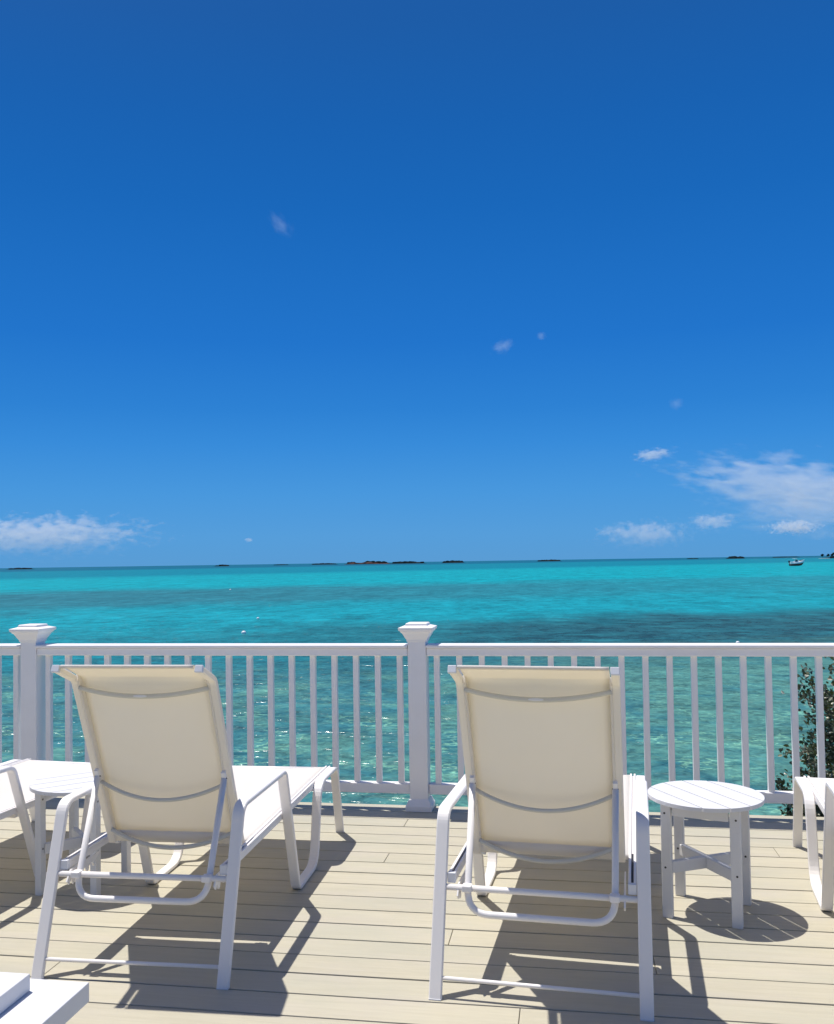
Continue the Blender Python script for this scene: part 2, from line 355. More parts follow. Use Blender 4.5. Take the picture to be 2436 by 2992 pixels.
def cyl(bm, c, r, h, seg=24, axis='Z'):
    c = Vector(c)
    def pt(a, z):
        x, y = r * math.cos(a), r * math.sin(a)
        return c + (Vector((x, y, z)) if axis == 'Z' else Vector((x, z, y)) if axis == 'Y' else Vector((z, x, y)))
    lo = [bm.verts.new(pt(2 * math.pi * k / seg, 0)) for k in range(seg)]; hi = [bm.verts.new(pt(2 * math.pi * k / seg, h)) for k in range(seg)]
    for k in range(seg): bm.faces.new((lo[k], lo[(k + 1) % seg], hi[(k + 1) % seg], hi[k]))
    bm.faces.new(lo[::-1]); bm.faces.new(hi)

# ------------------------------------------------------------------ sea
SEA = -3.0
bm = bmesh.new()
xs_ = [-90000, -20000, -3000, -400, -60, 60, 400, 3000, 20000, 90000]; ys_ = [-400, -20, 10, 60, 300, 2000, 12000, 90000]
grid = [[bm.verts.new((x, y, SEA)) for x in xs_] for y in ys_]
for j in range(len(ys_) - 1):
    for i in range(len(xs_) - 1): bm.faces.new((grid[j][i], grid[j][i + 1], grid[j + 1][i + 1], grid[j + 1][i]))
tag(from_bm('sea', bm, M['water']), 'turquoise sea with darker seagrass bands reaching to the horizon', kind='structure')

# ------------------------------------------------------------------ deck
GAP0, PITCH = 3.3478, 0.145
XL, XR = -6.2, 5.2
bm = bmesh.new()
for k in range(29): add_box(bm, (XL + k * 0.4, -3.88, -0.20), (XL + k * 0.4 + 0.04, 5.19, -0.0255))
deck = from_bm('deck', bm, M['joist']); tag(deck, 'tan composite board deck above the sea, on timber joists', kind='structure')
joints = {0: [-0.457], 6: [-0.874], 10: [-0.883], -1: [0.27, -2.7], -4: [-0.173], -3: [-1.806], 3: [1.9], 2: [-3.6], 1: [2.4], 5: [-4.1], 8: [0.95]}
board_cache = {}
def board(x0, x1, y0, y1):
    L = round(x1 - x0, 3); W = round(y1 - y0, 4); key = (L, W)
    if key not in board_cache:
        bm = bmesh.new(); add_box(bm, (0, 0, -0.025), (L, W, 0)); 
        top = [e for e in bm.edges if all(v.co.z > -0.001 for v in e.verts)]
        bmesh.ops.bevel(bm, geom=top, offset=0.0028, segments=2, affect='EDGES', profile=0.6)
        bmesh.ops.recalc_face_normals(bm, faces=bm.faces)
        me = bpy.data.meshes.new('deck_board'); bm.to_mesh(me); bm.free(); me.materials.append(M['deck']); board_cache[key] = me
    o = bpy.data.objects.new('deck_board', board_cache[key]); COL.objects.link(o); o.parent = deck
    o.location = (x0, y0, random.uniform(-0.0006, 0.0006)); return o
rnd = random.Random(3)
for k in range(-50, 12):
    y0 = GAP0 + k * PITCH + 0.0036; y1 = y0 + PITCH - 0.0072
    js = joints.get(k) or [rnd.uniform(-5.8, -3.0), rnd.uniform(1.6, 4.5)]
    edges_ = [XL] + sorted(js) + [XR]
    for a, b in zip(edges_[:-1], edges_[1:]): board(a, b - 0.0022, y0, y1)
y0 = GAP0 + 12 * PITCH + 0.0025
for a, b in ((XL, -2.9), (-2.9, 1.95), (1.95, XR)): board(a, b - 0.0035, y0, 5.223)
fa = box('fascia_board', (XL, 5.193, -0.24), (XR, 5.215, -0.028), M['vinyl'], deck, 0.003)
for i, x in enumerate((-5.4, -3.2, -1.0, 1.2, 3.4)):
    bm = bmesh.new(); cyl(bm, (x, 4.9, SEA - 0.6), 0.13, -SEA + 0.6 - 0.2, 20)
    tag(from_bm('piling', bm, M['joist'], None, True), ['round timber piling under the far left end of the deck edge', 'round timber piling under the left part of the deck edge', 'round timber piling under the centre of the deck edge', 'round timber piling under the deck edge below the round table', 'round timber piling under the right end of the deck edge'][i], 'piling', 'pilings under the deck')

# ------------------------------------------------------------------ unseen house added behind the viewer: bounces neutral light, blocks blue sky
house = empty('unseen_fill_house', (0, -4.1, 0)); tag(house, 'unseen white clapboard house behind the viewer, added to bounce neutral light', 'house')
for k in range(24):
    m_ = Matrix.Translation((0, 0, 0.02 + k * 0.15)) @ Matrix.Rotation(R(4), 4, 'X')
    bm = bmesh.new(); add_box(bm, (-7.0, -0.012, 0), (-1.3, 0.012, 0.158), m_); add_box(bm, (1.3, -0.012, 0), (6.0, 0.012, 0.158), m_)
    if k > 14: add_box(bm, (-1.3, -0.012, 0), (1.3, 0.012, 0.158), m_)
    from_bm('unseen_clapboard', bm, M['vinyl'], house)
box('unseen_wall', (-7.0, -0.20, -0.2), (6.0, -0.03, 3.62), M['vinyl'], house)
dr = box('unseen_sliding_door', (-1.22, -0.026, 0.02), (1.22, 0.02, 2.2), M['vinyl'], house, 0.004)
for x in (-1.12, 0.06): box('pane', (x, 0.021, 0.12), (x + 1.06, 0.026, 2.1), M['navy'], dr)
bm = bmesh.new(); add_box(bm, (-7.3, -3.0, 3.63), (6.3, 0.45, 3.78)); from_bm('unseen_roof', bm, M['vinyl'], house)

# ------------------------------------------------------------------ railing
RY = 5.15; POSTX = [-5.63, -3.24, -0.85, 1.54, 3.93]
rail = empty('railing', (-0.85, RY, 0)); tag(rail, 'white vinyl deck railing with square balusters in front of the sea', 'railing')
def rb(name, lo, hi, bevel=0.003, mat='vinyl', par=None):
    if par is None: par = rail
    o = box(name, (lo[0] + 0.85, lo[1] - RY, lo[2]), (hi[0] + 0.85, hi[1] - RY, hi[2]), M[mat], par, bevel); return o
def ring_loft(bm, secs):
    rings = [[bm.verts.new((sx * w, sy * w, z)) for sx, sy in ((-1, -1), (1, -1), (1, 1), (-1, 1))] for w, z in secs]
    for a, b in zip(rings[:-1], rings[1:]):
        for k in range(4): bm.faces.new((a[k], a[(k + 1) % 4], b[(k + 1) % 4], b[k]))
    bm.faces.new(rings[0][::-1]); bm.faces.new(rings[-1])
hp = 0.052
bm = bmesh.new(); add_box(bm, (-hp, -hp, 0.0), (hp, hp, 0.985)); post_me_o = from_bm('post', bm, M['vinyl'], rail, False, 0.004)
bm = bmesh.new(); ring_loft(bm, [(0.056, 0.950), (0.058, 0.962), (0.066, 0.975), (0.078, 0.998), (0.088, 1.007), (0.088, 1.012), (0.096, 1.015), (0.098, 1.030), (0.063, 1.040), (0.061, 1.050), (0.056, 1.054)])
cap_o = from_bm('post_cap', bm, M['vinyl'], post_me_o, False, 0.0015)
bm = bmesh.new(); ring_loft(bm, [(0.074, 0.0015), (0.074, 0.030), (0.068, 0.040), (0.058, 0.062), (0.0545, 0.066)])
skirt_o = from_bm('post_skirt', bm, M['vinyl'], post_me_o, False, 0.002)
post_me_o.location = (POSTX[2] + 0.85, 0, 0)
for x in POSTX[:2] + POSTX[3:]:
    c = copy_tree(post_me_o, rail); c.location = (x + 0.85, 0, 0)
bal_me = None
for a, b in zip(POSTX[:-1], POSTX[1:]):
    x0, x1 = a + hp + 0.0015, b - hp - 0.0015
    rb('top_rail', (x0, 5.102, 0.868), (x1, 5.168, 0.9125), 0.006)
    rb('rail_cap', (x0, 5.085, 0.9135), (x1, 5.214, 0.931), 0.005)
    rb('bottom_rail', (x0, 5.125, 0.088), (x1, 5.177, 0.146), 0.006)
    n = 18; sp = 0.128; s0 = (a + b) / 2 - sp * (n - 1) / 2
    for i in range(n):
        if bal_me is None:
            o = box('baluster', (-0.016, -0.016, 0.146), (0.016, 0.016, 0.868), M['vinyl'], rail, 0.002); bal_me = o
        else:
            o = bal_me.copy(); COL.objects.link(o); o.parent = rail
        o.location = (s0 + i * sp + 0.85, 0, 0)

# ------------------------------------------------------------------ chaise longue
HW = 0.35
def make_chaise():
    root = empty('chaise_longue', (0, 0, 0))
    P = M['powder']
    def Vp(s, z): return Vector((0, s, z))
    prof = [(0.0, 0.0), (0.178, 0.553), (0.712, 0.551), (0.905, 0.010), (1.215, 0.010), (1.300, 0.361), (1.640, 0.361), (1.757, 0.0)]
    rad = [0, 0.060, 0.050, 0.035, 0.11, 0.10, 0.075, 0]
    path = round_path([Vp(*q) for q in prof], rad, 8)
    for sgn in (-1, 1):
        bm = bmesh.new(); sweep_rect(bm, path, (1, 0, 0), 0.042, 0.018)
        fr_ = from_bm('side_frame', bm, P, root, False)
        for p_ in fr_.data.polygons: p_.use_smooth = False
        fr_.location = (sgn * (HW - 0.021), 0, 0)
        for s_, z_ in ((0.0, 0.0), (1.757, 0.0)):
            g_ = box('foot_glide', (-0.020, s_ - 0.010, -0.0005), (0.020, s_ + 0.010, 0.004), M['plastic'], fr_, 0.001)
        # seat rail: two flanges with the spline slot between them
        cx = sgn * 0.293
        bm = bmesh.new()
        add_box(bm, (cx - 0.013, 0.125, 0.334), (cx + 0.013, 1.66, 0.352))
        add_box(bm, (cx - 0.013, 0.125, 0.352), (cx - 0.004, 1.66, 0.363)); add_box(bm, (cx + 0.004, 0.125, 0.352), (cx + 0.013, 1.66, 0.363))
        sr = from_bm('seat_rail', bm, P, root, False, 0.0015)
        box('spline_slot', (cx - 0.0039, 0.13, 0.3525), (cx + 0.0039, 0.46, 0.3535), M['dark'], sr)
        box('end_plug', (cx - 0.0135, 0.112, 0.332), (cx + 0.0135, 0.131, 0.365), M['plastic'], sr, 0.002)
        # toothed rack for the back prop
        bm = bmesh.new(); pts = [(0.10, 0.300), (0.32, 0.333)]
        x0 = sgn * 0.266; x1 = sgn * 0.271
        poly = [(0.11, 0.333), (0.085, 0.300), (0.10, 0.285)]
        for k in range(4):
            u = 0.115 + k * 0.05; poly += [(u, 0.300 + k * 0.004), (u + 0.012, 0.278 + k * 0.005), (u + 0.024, 0.282 + k * 0.005), (u + 0.030, 0.303 + k * 0.004)]
        poly += [(0.33, 0.333)]
        A = [bm.verts.new((x0, s_, z_)) for s_, z_ in poly]; B = [bm.verts.new((x1, s_, z_)) for s_, z_ in poly]
        bm.faces.new(A); bm.faces.new(B[::-1])
        for k in range(len(poly)): bm.faces.new((A[k], A[(k + 1) % len(poly)], B[(k + 1) % len(poly)], B[k]))
        from_bm('ratchet_plate', bm, P, root)
        # hardware
        bm = bmesh.new(); cyl(bm, (sgn * 0.232 - 0.008, 0.405, 0.350), 0.012, 0.016, 14, 'X'); from_bm('pivot_bolt', bm, M['plastic'], root, True)
    tube('rear_brace', [(-0.309, 0.108, 0.320), (0.309, 0.108, 0.320)], 0.0105, P, root)
    tube('foot_brace', [(-0.309, 0.020, 0.060), (0.309, 0.020, 0.060)], 0.0065, P, root)
    box('front_brace', (-0.28, 1.50, 0.300), (0.28, 1.54, 0.330), P, root, 0.004)
    box('middle_brace', (-0.28, 0.80, 0.306), (0.28, 0.83, 0.330), P, root, 0.004)
    tube('seat_front_bar', [(-0.278, 1.640, 0.348), (0.278, 1.640, 0.348)], 0.012, P, root)
    tube('seat_rear_bar', [(-0.278, 0.444, 0.346), (0.278, 0.444, 0.346)], 0.009, P, root)
    # back frame
    B0, B1, B2 = Vector((0, 0.408, 0.345)), Vector((0, 0.128, 1.000)), Vector((0, 0.000, 1.052))
    bp = round_path([B0, B1, B2], [0, 0.05, 0], 8)
    bf_parts = []
    for sgn in (-1, 1):
        bm = bmesh.new(); sweep_rect(bm, [q + Vector((sgn * 0.256, 0, 0)) for q in bp], (1, 0, 0), 0.026, 0.022)
        br = from_bm('back_rail', bm, M['fabric'], root)
        d = (B2 - B1).normalized(); c_ = B2 + Vector((sgn * 0.256, 0, 0))
        m_ = Matrix.Translation(c_) @ d.to_track_quat('Y', 'Z').to_matrix().to_4x4()
        bm = bmesh.new(); add_box(bm, (-0.0140, -0.006, -0.0125), (0.0140, 0.008, 0.0125), m_)
        from_bm('end_cap', bm, M['plastic'], br, False, 0.002)
    # sling panels
    def sling(name, pathpts, halfw, sag, nx=16, wrap=0.0, sagv=None):
        bm = bmesh.new(); rows = []
        n = len(pathpts)
        for i, q in enumerate(pathpts):
            v = i / (n - 1); row = []
            a = pathpts[max(i - 1, 0)]; b = pathpts[min(i + 1, n - 1)]; tg = (b - a).normalized(); nn = Vector((1, 0, 0)).cross(tg).normalized()
            for j in range(nx + 1):
                u = -1 + 2 * j / nx
                sg = sag * (1 - u * u) * (math.sin(math.pi * min(max(v, 0), 1)) ** 0.5 if sagv is None else sagv(v))
                row.append(bm.verts.new(Vector((u * halfw, 0, 0)) + q + nn * sg))
            rows.append(row)
        for i in range(n - 1):
            for j in range(nx): bm.faces.new((rows[i][j], rows[i][j + 1], rows[i + 1][j + 1], rows[i + 1][j]))
        o = from_bm(name, bm, M['fabric'], root, True)
        md = o.modifiers.new('cloth', 'SOLIDIFY'); md.thickness = 0.0012; md.offset = 0
        return o
    def dens(p_, n):
        o_ = []
        for a, b in zip(p_[:-1], p_[1:]):
            for k in range(n): o_.append(a.lerp(b, k / n))
        o_.append(p_[-1]); return o_
    # the seat hangs between its rails and rolls over the front bar
    seat = [Vector((0, 0.450, 0.338)), Vector((0, 0.4300, 0.347)), Vector((0, 0.438, 0.3580))] + dens([Vector((0, 0.475, 0.3595)), Vector((0, 1.62, 0.3600))], 22)[1:] + \
           [Vector((0, 1.640, 0.3608)), Vector((0, 1.651, 0.356)), Vector((0, 1.6535, 0.346)), Vector((0, 1.648, 0.336)), Vector((0, 1.62, 0.334))]
    sling('seat_sling', seat, 0.2885, 0.012 * -1)
    # the back panel lies on the front of its rails, rolls over the top and comes down behind it
    tg = (B1 - B0).normalized(); nf = Vector((0, tg.z, -tg.y))     # towards the sitter (front)
    off = 0.0125
    bpth = round_path([B0 + nf * off + tg * 0.015, B1 + nf * off + Vector((0, 0, 0.0)), B2 + Vector((0, 0.0, 0.0135))], [0, 0.05, 0], 8)
    bpth = dens([bpth[0], bpth[1]], 16)[:-1] + bpth[1:]
    bd = (B2 - B1).normalized(); bk = Vector((0, -bd.z, bd.y))
    top_roll = [B2 + bd * 0.008 + Vector((0, -0.001, 0.010)), B2 + bd * 0.011 + Vector((0, 0, 0.003)), B2 + bd * 0.006 + Vector((0, 0.002, 0.000))]
    bpth = bpth + top_roll
    bot = [bpth[0] + (-nf) * 0.026 + tg * 0.05, bpth[0] - nf * 0.026 - tg * 0.002, bpth[0] - nf * 0.013 - tg * 0.010]
    sling('back_sling', bot + bpth, 0.238, 0.020, sagv=lambda v: 0 if v < 0.08 or v > 0.84 else math.sin(math.pi * (v - 0.08) / 0.76) ** 0.6)
    # sleeves of cloth round the side rails
    for sgn in (-1, 1):
        bm = bmesh.new(); sweep_rect(bm, [q + Vector((sgn * 0.2405, 0, 0)) + nf * 0.001 for q in bp[:-1]] , (1, 0, 0), 0.010, 0.0275)
        from_bm('sleeve', bm, M['fabric'], root)
    # bowed spreader bars behind the panel
    def bow(name, c, half, depth, drop, r):
        pts = []
        for k in range(25):
            u = -1 + k / 12; f_ = 1 - u * u
            pts.append(c + Vector((u * half, 0, 0)) - nf * (depth * f_) - Vector((0, 0, drop * f_)))
        return tube(name, pts, r, M['alu'], root, 10)
    def onback(z): u = (z - B0.z) / (B1.z - B0.z); return B0.lerp(B1, u)
    bow('spreader_bar', onback(0.975) - nf * 0.010, 0.240, 0.024, 0.018, 0.0088)
    bow('spreader_bar', onback(0.605) - nf * 0.010, 0.240, 0.026, 0.048, 0.0078)
    bow('spreader_bar', onback(0.405) - nf * 0.012, 0.240, 0.026, 0.045, 0.0085)
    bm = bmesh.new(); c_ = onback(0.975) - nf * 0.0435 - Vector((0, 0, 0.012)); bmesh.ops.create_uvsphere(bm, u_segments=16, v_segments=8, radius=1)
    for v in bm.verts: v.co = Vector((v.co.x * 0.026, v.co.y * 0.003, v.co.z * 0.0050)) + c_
    from_bm('sun_glint_oval', bm, M['plastic'], root, True)  # sun glint on the top bar, modelled as a small white oval
    # prop: U-shaped tube hinged on the back rails
    hp_ = onback(0.632) - nf * 0.022
    pr = round_path([Vector((-0.243, hp_.y, hp_.z)), Vector((-0.238, 0.088, 0.245)), Vector((0.238, 0.088, 0.245)), Vector((0.243, hp_.y, hp_.z))], [0, 0.075, 0.075, 0], 8)
    pt_ = tube('back_prop', pr, 0.0115, P, root, 14)
    for sgn in (-1, 1):
        m_ = Matrix.Translation(onback(0.64) - nf * 0.016 + Vector((sgn * 0.243, 0, 0))) @ tg.to_track_quat('Z', 'Y').to_matrix().to_4x4()
        bm = bmesh.new(); add_box(bm, (-0.008, -0.010, -0.020), (0.008, 0.012, 0.020), m_); from_bm('hinge_bracket', bm, P, pt_, False, 0.002)
        bm = bmesh.new(); cyl(bm, (sgn * 0.243 - 0.010, hp_.y, hp_.z), 0.005, 0.02, 10, 'X'); from_bm('hinge_bolt', bm, M['screw'], pt_, True)
        box('prop_collar', (sgn * 0.238 - 0.016, 0.085, 0.312), (sgn * 0.238 + 0.016, 0.118, 0.334), P, root, 0.004)
    return root
ch0 = make_chaise()
GR = 'white sling chaise longues facing the sea'
chairs = [(-1.481, 2.905, 1.5, 'white sling chaise seen whole from behind, left of the centre rail post'),
          (-0.1175, 2.910, -4.0, 'white sling chaise seen whole from behind, right of the centre rail post'),
          (1.21, 2.900, -6.0, 'white sling chaise cut off by the right edge, only its left legs showing'),
          (-2.75, 2.910, -4.6, 'white sling chaise cut off by the left edge, seat behind a round table')]
for i, (x, y, a, lb) in enumerate(chairs):
    o = ch0 if i == 0 else copy_tree(ch0)
    o.location = (x, y, 0); o.rotation_euler = (0, 0, R(a)); tag(o, lb, 'chaise longue', GR)

# ------------------------------------------------------------------ round side tables
def make_table():
    root = empty('side_table', (0, 0, 0)); Pm = M['poly']
    Rr, gap, top, th = 0.222, 0.0050, 0.460, 0.016
    cuts = [-Rr] + [(-1.5 + k) * 0.092 for k in range(4)] + [Rr]
    rot = Matrix.Rotation(R(-45), 4, 'Z')
    for a, b in zip(cuts[:-1], cuts[1:]):
        lo = a + (gap / 2 if a > -Rr else 0); hi = b - (gap / 2 if b < Rr else 0)
        lo = max(lo, -Rr + 1e-4); hi = min(hi, Rr - 1e-4); outl = []
        N = 14
        for k in range(N + 1):
            y = lo + (hi - lo) * k / N; outl.append((math.sqrt(max(Rr * Rr - y * y, 0)), y))
        left = [(-x, y) for x, y in reversed(outl)]
        pts = outl + left
        if pts[0][0] < 0.01 or abs(lo + Rr) < 1e-3: pass
        bm = bmesh.new()
        l_ = [bm.verts.new(rot @ Vector((x, y, top - th))) for x, y in pts]; h_ = [bm.verts.new(rot @ Vector((x, y, top))) for x, y in pts]
        bm.faces.new(l_[::-1]); bm.faces.new(h_)
        for k in range(len(pts)): bm.faces.new((l_[k], l_[(k + 1) % len(pts)], h_[(k + 1) % len(pts)], h_[k]))
        bmesh.ops.remove_doubles(bm, verts=bm.verts, dist=1e-5)
        from_bm('slat', bm, Pm, root, False, 0.0012)
    q = 0.129
    for sx in (-1, 1):
        for sy in (-1, 1):
            bm = bmesh.new(); add_box(bm, (-0.0195, -0.0145, 0), (0.0195, 0.0145, top - th - 0.001))
            lg = from_bm('leg', bm, Pm, root, False, 0.003); lg.location = (sx * q, sy * q, 0)
            for z in (0.405, 0.195):
                bm = bmesh.new(); cyl(bm, (0.004 * sx, -0.0155, z), 0.0042, 0.002, 10, 'Y'); from_bm('screw', bm, M['screw'], lg)
                bm = bmesh.new(); cyl(bm, (0.004 * sx, 0.0137, z), 0.0042, 0.002, 10, 'Y'); from_bm('screw', bm, M['screw'], lg)
    # cleats under the top, crosswise to the slats
    for sy in (-1, 1):
        bm = bmesh.new(); add_box(bm, (-q + 0.024, -0.012, 0.395), (q - 0.024, 0.012, top - th - 0.001)); o = from_bm('apron', bm, Pm, root, False, 0.003); o.location = (0, sy * q, 0)
    bm = bmesh.new(); add_box(bm, (-0.016, -0.165, 0.412), (0.016, 0.165, top - th - 0.002)); o = from_bm('cleat', bm, Pm, root, False, 0.003); o.rotation_euler = (0, 0, R(-45))
    # crossed stretchers, halved into one another
    L = q * math.sqrt(2) - 0.016
    for k, ang in enumerate((45, -45)):
        bm = bmesh.new()
        if k == 0:
            add_box(bm, (-L, -0.0125, 0.170), (L, 0.0125, 0.215))
        else:
            add_box(bm, (-L, -0.0125, 0.1695), (-0.0127, 0.0125, 0.2145)); add_box(bm, (0.0127, -0.0125, 0.1695), (L, 0.0125, 0.2145))
        o = from_bm('stretcher', bm, Pm, root, False, 0.003); o.rotation_euler = (0, 0, R(ang))
    return root
tb = make_table(); tb.location = (0.522, 3.800, 0); tb.rotation_euler = (0, 0, R(-17))
tag(tb, 'round white slatted side table in full sun at the right, casting a slotted round shadow', 'side table', 'round white side tables')
tb2 = copy_tree(tb); tb2.location = (-2.125, 3.765, 0); tb2.rotation_euler = (0, 0, R(88.5))
tag(tb2, 'round white slatted side table at the left, half hidden behind a chaise arm', 'side table', 'round white side tables')

# ------------------------------------------------------------------ white two-level table at the lower left corner
wt = empty('low_table', (-1.55, 1.75, 0)); tag(wt, 'smooth white two-level tabletop poking in at the bottom left corner', 'table')
def wb(name, lo, hi, bv=0.0025): return box(name, (lo[0] + 1.55, lo[1] - 1.75, lo[2]), (hi[0] + 1.55, hi[1] - 1.75, hi[2]), M['poly'], wt, bv)
wb('lower_slab', (-2.05, 1.20, 0.374), (-1.134, 2.030, 0.420)); wb('upper_slab', (-2.05, 1.30, 0.4205), (-1.248, 1.970, 0.460))
for x in (-1.99, -1.24):
    for y in (1.27, 1.92): wb('leg', (x, y, 0.0), (x + 0.05, y + 0.05, 0.3735))

# ------------------------------------------------------------------ shrub and the rock it grows on
def rock_mound(name, c, sx, sy, sz, seed, mat, sub=4, fl=0.25):
    bm = bmesh.new(); bmesh.ops.create_icosphere(bm, subdivisions=sub, radius=1)
    for v in bm.verts:
        n = noise.fractal(v.co * 1.7 + Vector((seed, 0, 0)), 0.8, 2.1, 5)
        v.co *= 1 + fl * n
        v.co = Vector((v.co.x * sx, v.co.y * sy, v.co.z * sz))
    o = from_bm(name, bm, mat, None, False); o.location = c; return o
tag(rock_mound('rocky_shore', (3.4, 7.0, -3.1), 2.9, 1.6, 1.75, 3.1, M['rock']), kind='structure')
shrub = empty('seaside_shrub', (2.35, 6.15, -1.45)); tag(shrub, 'dark leathery-leaved seaside shrub behind the railing at the right edge', 'shrub')
rr = random.Random(21)
bmS = bmesh.new(); leafv, leaff, tint = [], [], []
def leaf(c, d, size, tn):
    d = d.normalized(); s_ = d.cross(Vector((rr.gauss(0, 1), rr.gauss(0, 1), rr.gauss(0, 1)))).normalized(); n_ = s_.cross(d)
    i0 = len(leafv); w = size * rr.uniform(0.24, 0.34)
    pts = [c, c + d * size * 0.35 + s_ * w + n_ * size * 0.06, c + d * size * 0.72 + s_ * w * 0.85 + n_ * size * 0.05, c + d * size - n_ * size * 0.06,
           c + d * size * 0.72 - s_ * w * 0.85 + n_ * size * 0.05, c + d * size * 0.35 - s_ * w + n_ * size * 0.06, c + d * size * 0.5]
    leafv.extend(pts)
    for a, b in ((0, 1), (1, 2), (2, 3), (3, 4), (4, 5), (5, 0)):
        leaff.append((i0 + 6, i0 + a, i0 + b)); tint.append(tn)
def twig(a, b, r0, r1, n=5, wob=0.05):
    pts = [a.lerp(b, k / n) + Vector((rr.gauss(0, wob), rr.gauss(0, wob), rr.gauss(0, wob))) * (math.sin(math.pi * k / n)) for k in range(n + 1)]
    sweep_tube(bmS, pts, r0, 6, r1); return pts
base = Vector((0, 0, 0)); W0 = Vector((2.35, 6.15, -1.45))
tips = []
def tgt(px, py, dep):
    d = fw + rt * (px - 1218) / F_PX - up * (py - PITCH_CY) / F_PX
    return Vector((0, 0, 1.4)) + d * (dep / d.y)
# the crown's outline read off the photo: leftmost reach at each height, then filled to the right and in depth
outline = [(1985, 2352), (2030, 2330), (2100, 2362), (2150, 2366), (2200, 2300), (2250, 2330), (2300, 2276), (2340, 2290), (2380, 2300), (1940, 2425), (2400, 2310), (2450, 2300)]
clusters = []
for py, px in outline:
    clusters.append((tgt(px + 10, py, 5.95), 0.06))
for k in range(430):
    py = rr.uniform(1925, 2620); 
    lim = min(outline, key=lambda q: abs(q[0] - py))[1] + 30 + 25 * abs(rr.gauss(0, 1))
    px = rr.uniform(lim, 2680)
    if py < 2020 and px < 2420 + rr.uniform(0, 60): continue
    top = 1900 + 60 * rr.random()
    clusters.append((tgt(px, py, rr.uniform(5.85, 6.6)), rr.uniform(0.05, 0.09)))
limbs = []
for k in range(9):
    a = base.copy(); e = Vector((rr.uniform(-0.75, 0.9), rr.uniform(-0.2, 0.5), rr.uniform(1.0, 1.9)))
    limbs.append(twig(a, e, 0.028, 0.009, 7, 0.06))
lp = [q for l_ in limbs for q in l_[2:]]
for c, sz in clusters:
    c = c - W0; q = min(lp, key=lambda v: (v - c).length + max(0, v.z - c.z) * 2)
    twig(q, c, 0.007, 0.0025, 4, 0.02)
    axis = (c - q).normalized() + Vector((0, 0, 0.5)); nl = rr.randint(48, 72)
    for j in range(nl):
        u = rr.random(); pos = c + axis * (u - 0.6) * sz * 1.6 + Vector((rr.gauss(0, 1), rr.gauss(0, 1), rr.gauss(0, 1))) * sz * 0.42
        dd = axis * 0.6 + Vector((rr.gauss(0, 1), rr.gauss(0, 1), rr.gauss(0, 0.8)))
        t_ = rr.random(); tn = t_ * 0.75 if t_ < 0.72 else rr.uniform(0.78, 1.0)
        leaf(pos, dd, rr.uniform(0.022, 0.040), tn)
from_bm('branches', bmS, M['bark'], shrub, True)
me = bpy.data.meshes.new('foliage'); me.from_pydata([tuple(v) for v in leafv], [], leaff); me.update()
at = me.attributes.new('tint', 'FLOAT', 'FACE'); at.data.foreach_set('value', tint)
fo = link_obj('foliage', me, M['leaf'], shrub); fo['kind'] = 'stuff'

# ------------------------------------------------------------------ far things on the water
def seapt(px, dist):
    d = fw + rt * (px - 1218) / F_PX; d.z = 0; d = d * (dist / d.y); return Vector((d.x, d.y, SEA))
def mpp(dist): return dist / F_PX            # metres per photo pixel
ir = random.Random(5)
def islet(px0, px1, hpx, dist, label, seed, profile='flat', red=False, sandy=False):
    a, b = seapt(px0, dist), seapt(px1, dist); c = (a + b) / 2; half = (b - a).length / 2; H = hpx * mpp(dist)
    root = empty('islet', c); tag(root, label, 'islet', 'low rocky islets on the horizon')
    bm = bmesh.new(); N, Mx = 40, 8; rows = []
    for j in range(Mx + 1):
        v = -1 + 2 * j / Mx; row = []
        for i in range(N + 1):
            u = -1 + 2 * i / N
            e = max(0.0, 1 - u * u) ** 0.6 * max(0.0, 1 - v * v) ** 0.5
            h_ = e * (0.55 + 0.9 * (noise.noise(Vector((u * 2.3 + seed, v, 0))) * 0.7 + 0.3 * noise.noise(Vector((u * 8 + seed, v * 2, 3))) + 0.25))
            row.append(bm.verts.new((u * half, v * half * 0.35, max(h_, 0.04) * H * 0.75 - 0.35)))
        rows.append(row)
    for j in range(Mx):
        for i in range(N): bm.faces.new((rows[j][i], rows[j][i + 1], rows[j + 1][i + 1], rows[j + 1][i]))
    from_bm('rock', bm, M['red_rock'] if red else M['islet_rock'], root, True)
    # low shore ledge, paler where it is sandy
    bm = bmesh.new(); bmesh.ops.create_icosphere(bm, subdivisions=3, radius=1)
    for v in bm.verts: v.co = Vector((v.co.x * half * 1.06, v.co.y * half * 0.45, v.co.z * H * 0.16))
    from_bm('shore_ledge', bm, M['sand'] if sandy else M['islet_rock'], root, True)
    bm = bmesh.new()
    nb = max(4, int(half / max(H, 2) * 5))
    for k in range(nb):
        u = ir.uniform(-0.85, 0.85)
        if red and -0.55 < u < -0.05: continue
        s_ = H * ir.uniform(0.22, 0.42) * (1 - abs(u) * 0.4)
        res = bmesh.ops.create_icosphere(bm, subdivisions=2, radius=1)
        for v in res['verts']:
            w = 1 + 0.35 * noise.noise(v.co * 2 + Vector((k, seed, 0)))
            v.co = Vector((v.co.x * s_ * 1.9 * w + u * half, v.co.y * s_ * 1.5 * w + ir.uniform(-0.1, 0.1), v.co.z * s_ * w + H * (0.35 + 0.2 * (1 - u * u))))
    sc_ = from_bm('scrub', bm, M['islet_bush'], root, False); sc_['kind'] = 'stuff'
    root.rotation_euler = (0, 0, math.atan2((b - a).y, (b - a).x)); return root
islet(20, 98, 6, 2500, 'small dark islet at the far left end of the horizon', 1.0)
islet(624, 670, 6, 2600, 'small dark islet alone on the horizon above the left chaise', 2.0)
islet(796, 845, 3, 3000, 'very thin low islet on the horizon left of the long reddish one', 3.0)
islet(905, 985, 5, 2900, 'low flat islet just left of the reddish islet', 4.0)
